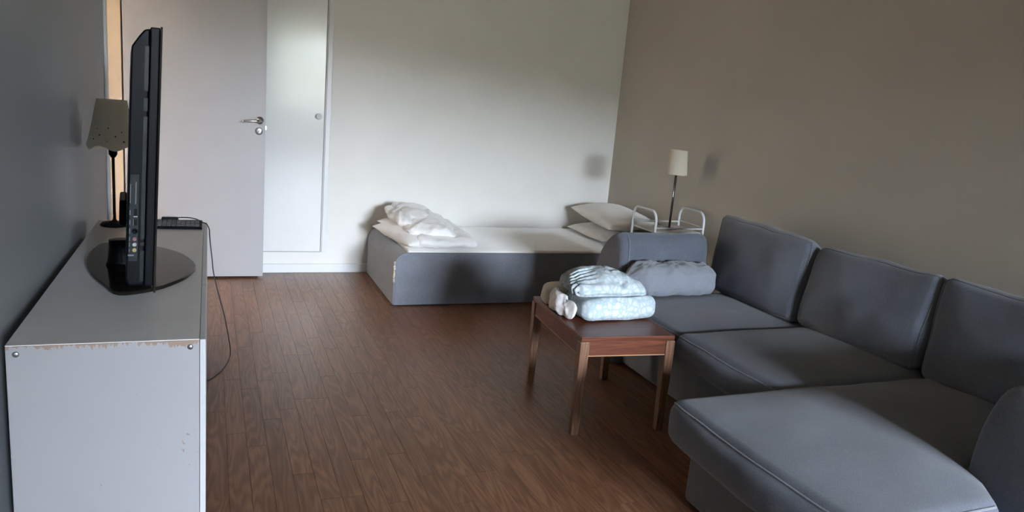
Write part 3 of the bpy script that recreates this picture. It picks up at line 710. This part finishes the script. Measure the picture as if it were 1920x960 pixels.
MB().lathe([(0.010, 0.975), (0.014, 0.985), (0.014, 1.02), (0.010, 1.03)], LX, LY, 16).build('bulb_holder', M['socket'], lp)
def shade(prof, cx, cy, mat, parent, wall=0.0015, n=40, hem=None):
    pr = prof + [(r-wall, z) for r, z in reversed(prof)]
    s_ = MB().lathe(pr + [pr[0]], cx, cy, n, False)
    if hem: s_.v = [hem(v) for v in s_.v]
    return s_.build('lamp_shade', mat, parent)
shade([(0.070, 0.958), (0.0695, 0.97), (0.056, 1.112), (0.055, 1.116)], LX, LY, M['shadeR'], lp)
for a in (0, 2.09, 4.19):
    MB().tube([(LX, LY, 1.028), (LX+0.055*math.cos(a), LY+0.055*math.sin(a), 1.110)], 0.0015, 6).build('shade_spoke', M['chrome'], lp)

# ------------------------------------------------------------------ television cabinet
KX0, KX1, KY0, KY1, KZ = -0.462, -0.0225, 2.060, 3.785, 0.655
kb = thing('media_cabinet', ((KX0+KX1)/2, (KY0+KY1)/2, 0), 'long low white media cabinet with chipped end panel against the grey wall', 'cabinet')
for y in (KY0, KY1-0.018):
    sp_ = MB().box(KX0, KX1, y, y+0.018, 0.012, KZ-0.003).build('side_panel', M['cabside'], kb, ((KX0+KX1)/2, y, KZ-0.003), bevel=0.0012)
    if y == KY0:
        for sx, sz in ((KX0+0.022, 0.632), (KX1-0.0225, 0.634), (KX0+0.022, 0.06), (KX1-0.0225, 0.06)):
            s_ = MB().lathe([(0.0075, 0.0), (0.0075, 0.001), (0.005, 0.0026), (0.0, 0.003)], n=16).build('screw', M['steel'], sp_)
            s_.location = Vector((sx, y, sz)) - Vector(((KX0+KX1)/2, y, KZ-0.003)); s_.rotation_euler = (math.radians(90), 0, 0)
MB().box(KX0, KX1, KY0+0.001, KY1-0.001, KZ-0.0025, KZ).build('top_veneer', M['cabtop'], kb)
MB().box(KX0, KX1, KY0+0.018, KY1-0.018, KZ-0.020, KZ-0.0026).build('top_panel', M['cabtop'], kb)
MB().box(KX0, KX1, KY0+0.018, KY1-0.018, 0.06, 0.078).build('bottom_panel', M['cabdoor'], kb)
MB().box(KX0, KX0+0.005, KY0+0.018, KY1-0.018, 0.078, KZ-0.020).build('back_panel', M['cabdoor'], kb)
nd = 3; dl = (KY1-KY0)/nd
for k in range(nd):
    y0 = KY0+k*dl+0.0015; y1 = KY0+(k+1)*dl-0.0015
    d_ = MB().box(KX1+0.0012, KX1+0.016, y0, y1, 0.055, KZ-0.002).build('door', M['cabdoor'], kb, bevel=0.001)

# ------------------------------------------------------------------ television
TH_ = math.radians(5.0)
tv = thing('television', (-0.22, 2.87, KZ), 'large black flat television seen edge on, standing on the white cabinet', 'television', rz=TH_, local=True)
tl = MB()
def tilt(x, z): return x + (z-0.045)*0.036                # screen leans slightly forward
def slab(mb, x0, x1, y0, y1, z0, z1):
    vs = [(tilt(x, z), y, z) for z in (z0, z1) for y in (y0, y1) for x in (x0, x1)]
    return mb.add(vs, [(0, 2, 3, 1), (4, 5, 7, 6), (0, 1, 5, 4), (2, 6, 7, 3), (0, 4, 6, 2), (1, 3, 7, 5)])
zb, zt, hw = 0.068, 0.803, 0.562
slab(MB(), -0.002, 0.0215, -hw+0.003, hw-0.003, zb+0.012, zt-0.003).build('bezel', M['blk'], tv, bevel=0.003)
fp = slab(MB(), 0.0220, 0.0275, -hw, hw, zb-0.008, zt).build('front_panel', M['gloss'], tv, bevel=0.001)
slab(MB(), 0.0276, 0.0282, -hw+0.035, hw-0.035, zb+0.07, zt-0.035).build('screen', M['screen'], fp)
# rear housing with chamfered top
hp = [(-0.0025, zb+0.010), (-0.042, zb+0.010), (-0.050, zb+0.03), (-0.048, 0.60), (-0.047, zt-0.056), (-0.028, zt-0.026), (-0.016, zt-0.010), (-0.0025, zt-0.007)]
v_ = [(tilt(x, z), y, z) for y in (-hw+0.022, hw-0.022) for x, z in hp]; k_ = len(hp)
f_ = [tuple(range(k_)), tuple(range(2*k_-1, k_-1, -1))] + [(a, k_+a, k_+(a+1) % k_, (a+1) % k_) for a in range(k_)]
hs = MB().add(v_, f_).build('rear_housing', M['blk'], tv, bevel=0.004)
# lighter strips painting the highlights along the bezel gap
for (z0, z1) in ((0.09, 0.18), (0.195, 0.205), (0.215, 0.56), (0.575, 0.61), (0.63, 0.75)):
    slab(MB(), -0.014, -0.004, -hw+0.0195, -hw+0.0218, z0, z1).build('side_rib', M['blk2'], hs)
# connector panel on the near side
slab(MB(), -0.044, -0.020, -hw+0.0195, -hw+0.0218, 0.150, 0.400).build('connector_panel', M['blk2'], hs, bevel=0.001)
cp = hs
yq = -hw+0.0193
def port(x0, x1, z0, z1, mat, nm_):
    slab(MB(), x0, x1, yq-0.0012, yq, z0, z1).build(nm_, mat, cp)
port(-0.0295, -0.0270, 0.315, 0.378, M['mark'], 'card_slot')
port(-0.032, -0.024, 0.281, 0.302, M['blk'], 'hdmi_socket'); port(-0.033, -0.023, 0.2785, 0.2808, M['jackw'], 'socket_rim')
port(-0.032, -0.024, 0.254, 0.272, M['blk'], 'usb_socket'); port(-0.0335, -0.0325, 0.254, 0.272, M['mark'], 'socket_rim')
for z, mt_ in ((0.238, 'mark'), (0.215, 'jackr'), (0.199, 'jackw'), (0.183, 'jacky')):
    r_ = 0.0075 if mt_ == 'mark' else 0.0056
    j_ = MB().lathe([(r_, 0), (r_, 0.004), (r_*0.45, 0.004), (r_*0.45, 0.001), (0.0, 0.001)], n=16).build('rca_socket' if mt_ != 'mark' else 'video_socket', M['blk'] if mt_ == 'mark' else M[mt_], cp)
    j_.location = (tilt(-0.0290, z), yq, z); j_.rotation_euler = (math.radians(90), 0, 0)
for z0, z1 in ((0.178, 0.187), (0.193, 0.205), (0.209, 0.221), (0.230, 0.246), (0.256, 0.270), (0.284, 0.298), (0.318, 0.372)):
    port(-0.0430, -0.0408, z0, z1, M['mark'], 'printed_caption')
port(-0.0455, -0.030, 0.1655, 0.1700, M['mark'], 'printed_caption')
# bracket behind, neck and glossy foot
slab(MB(), -0.072, -0.050, -0.10, 0.10, 0.17, 0.255).build('wall_bracket', M['blk'], tv, bevel=0.006)
MB().lathe([(0.052, 0.012), (0.046, 0.03), (0.042, 0.075), (0.042, 0.10)], -0.060, 0.0, 24).build('neck', M['blk'], tv)
ol = [(-.257, 2.50), (-.154, 2.552), (-.079, 2.672), (-.047, 2.79), (-.043, 2.85), (-.052, 2.92), (-.089, 3.04), (-.135, 3.12), (-.185, 3.175), (-.250, 3.225), (-.32, 3.25), (-.383, 3.234), (-.402, 3.15), (-.407, 3.04), (-.397, 2.90), (-.365, 2.753), (-.316, 2.618)]
loc_ = []
for x, y in ol:
    d = Vector((x+0.22, y-2.87)); loc_.append((d.x*math.cos(TH_)+d.y*math.sin(TH_), -d.x*math.sin(TH_)+d.y*math.cos(TH_)))
def smooth_loop(pts, keep=()):
    o_ = []; n_ = len(pts)
    for i in range(n_):
        p0, p1, p2, p3 = [Vector(pts[(i+k-1) % n_]) for k in range(4)]
        for t in (0, .25, .5, .75): o_.append(0.5*((2*p1)+(-p0+p2)*t+(2*p0-5*p1+4*p2-p3)*t*t+(-p0+3*p1-3*p2+p3)*t**3))
    return [(p.x, p.y) for p in o_]
MB().prism(smooth_loop(loc_), 0.0, 0.012).build('stand_foot', M['gloss'], tv, bevel=0.004)

# ------------------------------------------------------------------ lamp behind the television
l2 = thing('table_lamp', (-0.385, 3.66, KZ), 'dark stemmed table lamp with punched wavy olive cream shade behind the television', 'lamp')
AX, AY = -0.385, 3.66
MB().lathe([(0.056, KZ), (0.058, KZ+0.006), (0.050, KZ+0.014), (0.014, KZ+0.020), (0.007, KZ+0.028)], AX, AY, 28).build('base', M['lampm'], l2)
MB().tube([(AX, AY, KZ+0.02), (AX, AY, 0.965)], 0.0062, 10).build('stem', M['lampm'], l2)
MB().lathe([(0.009, 0.955), (0.017, 0.968), (0.018, 1.03), (0.010, 1.04)], AX, AY, 16).build('bulb_holder', M['blk'], l2)
def hem(v):
    dx, dy = v[0]-AX, v[1]-AY; a = math.atan2(dy, dx)
    t = max(0, (1.06-v[2])/0.07); t = min(1, t)
    s_ = math.cos(5*(a+1.38))
    return (AX+dx*(1-0.035*t*s_), AY+dy*(1-0.035*t*s_), v[2]-0.012*t*s_)
sh = shade([(0.0985-0.0025*k, 1.000+0.0125*k) for k in range(0, 17)], AX, AY, M['shadeL'], l2, n=80, hem=hem)
for a in (0, 2.09, 4.19):
    MB().tube([(AX, AY, 1.038), (AX+0.057*math.cos(a), AY+0.057*math.sin(a), 1.195)], 0.0015, 6).build('shade_spoke', M['steel'], l2)
for a, z, r_ in ((-1.70, 1.03, .0045), (-2.05, 1.055, .003), (-1.35, 1.052, .003), (-2.35, 1.036, .0028), (-1.66, 1.085, .0025), (-2.2, 1.08, .002), (-1.0, 1.03, .0035), (-1.05, 1.07, .0025)):
    rr = 0.0985-0.0025*(z-1.0)/0.0125+0.0004
    d_ = MB().lathe([(r_, 0), (r_, 0.0012), (0, 0.0013)], n=12).build('punched_hole', M['socket'] if r_ > .004 else M['lampm'], sh)
    d_.location = Vector((AX+rr*math.cos(a), AY+rr*math.sin(a), z))
    d_.rotation_euler = Vector((math.cos(a), math.sin(a), 0)).to_track_quat('Z', 'Y').to_euler()

# ------------------------------------------------------------------ keyboard with its cord
kx0, kx1, ky0, ky1 = -0.318, -0.028, 3.585, 3.715
ky = thing('keyboard', ((kx0+kx1)/2, (ky0+ky1)/2, KZ), 'small black computer keyboard with trailing cord at the cabinet end', 'keyboard')
v_ = [(kx0, ky0, KZ+.001), (kx1, ky0, KZ+.001), (kx1, ky1, KZ+.001), (kx0, ky1, KZ+.001), (kx0, ky0, KZ+.012), (kx1, ky0, KZ+.012), (kx1, ky1, KZ+.022), (kx0, ky1, KZ+.022)]
MB().add(v_, [(3, 2, 1, 0), (4, 5, 6, 7), (0, 1, 5, 4), (1, 2, 6, 5), (2, 3, 7, 6), (3, 0, 4, 7)]).build('keyboard_case', M['blk'], ky, bevel=0.003)
keys = MB()
for r in range(5):
    for c in range(14):
        x = kx0+0.010+c*0.0193; y = ky0+0.010+r*0.0205; z = KZ+.0125+0.010*(y-ky0)/(ky1-ky0)
        keys.box(x, x+0.0165, y, y+0.0175, z, z+0.006)
tag(keys.build('keys', M['key'], ky), kind='stuff')
MB().bbox(-0.200, -0.130, ky1-0.022, ky1+0.010, KZ+0.020, KZ+0.034, 0.005).build('cord_housing', M['blk'], ky)
cpts = [(-0.135, ky1+0.0, KZ+0.030), (-0.10, ky1-0.005, KZ+0.033), (-0.06, ky1-0.02, KZ+0.031), (-0.028, ky1-0.045, KZ+0.020), (-0.010, 3.66, KZ+0.013), (0.0015, 3.648, 0.648), (0.003, 3.638, 0.625), (0.007, 3.62, 0.58), (0.014, 3.605, 0.52), (0.020, 3.60, 0.456), (0.040, 3.60, 0.36), (0.067, 3.60, 0.25), (0.085, 3.615, 0.15), (0.096, 3.66, 0.07), (0.098, 3.70, 0.016), (0.090, 3.66, 0.004), (0.067, 3.556, 0.0035), (0.030, 3.46, 0.0035), (-0.017, 3.39, 0.0035), (-0.08, 3.34, 0.0035)]
def crom(p, n=6):
    p = [Vector(a) for a in p]; o_ = []
    for i in range(len(p)-1):
        p0, p1, p2, p3 = p[max(i-1, 0)], p[i], p[i+1], p[min(i+2, len(p)-1)]
        for k in range(n):
            t = k/n; o_.append(0.5*((2*p1)+(-p0+p2)*t+(2*p0-5*p1+4*p2-p3)*t*t+(-p0+3*p1-3*p2+p3)*t**3))
    o_.append(p[-1]); return o_
MB().tube(crom(cpts), 0.0026, 8).build('cord', M['cord'], ky)
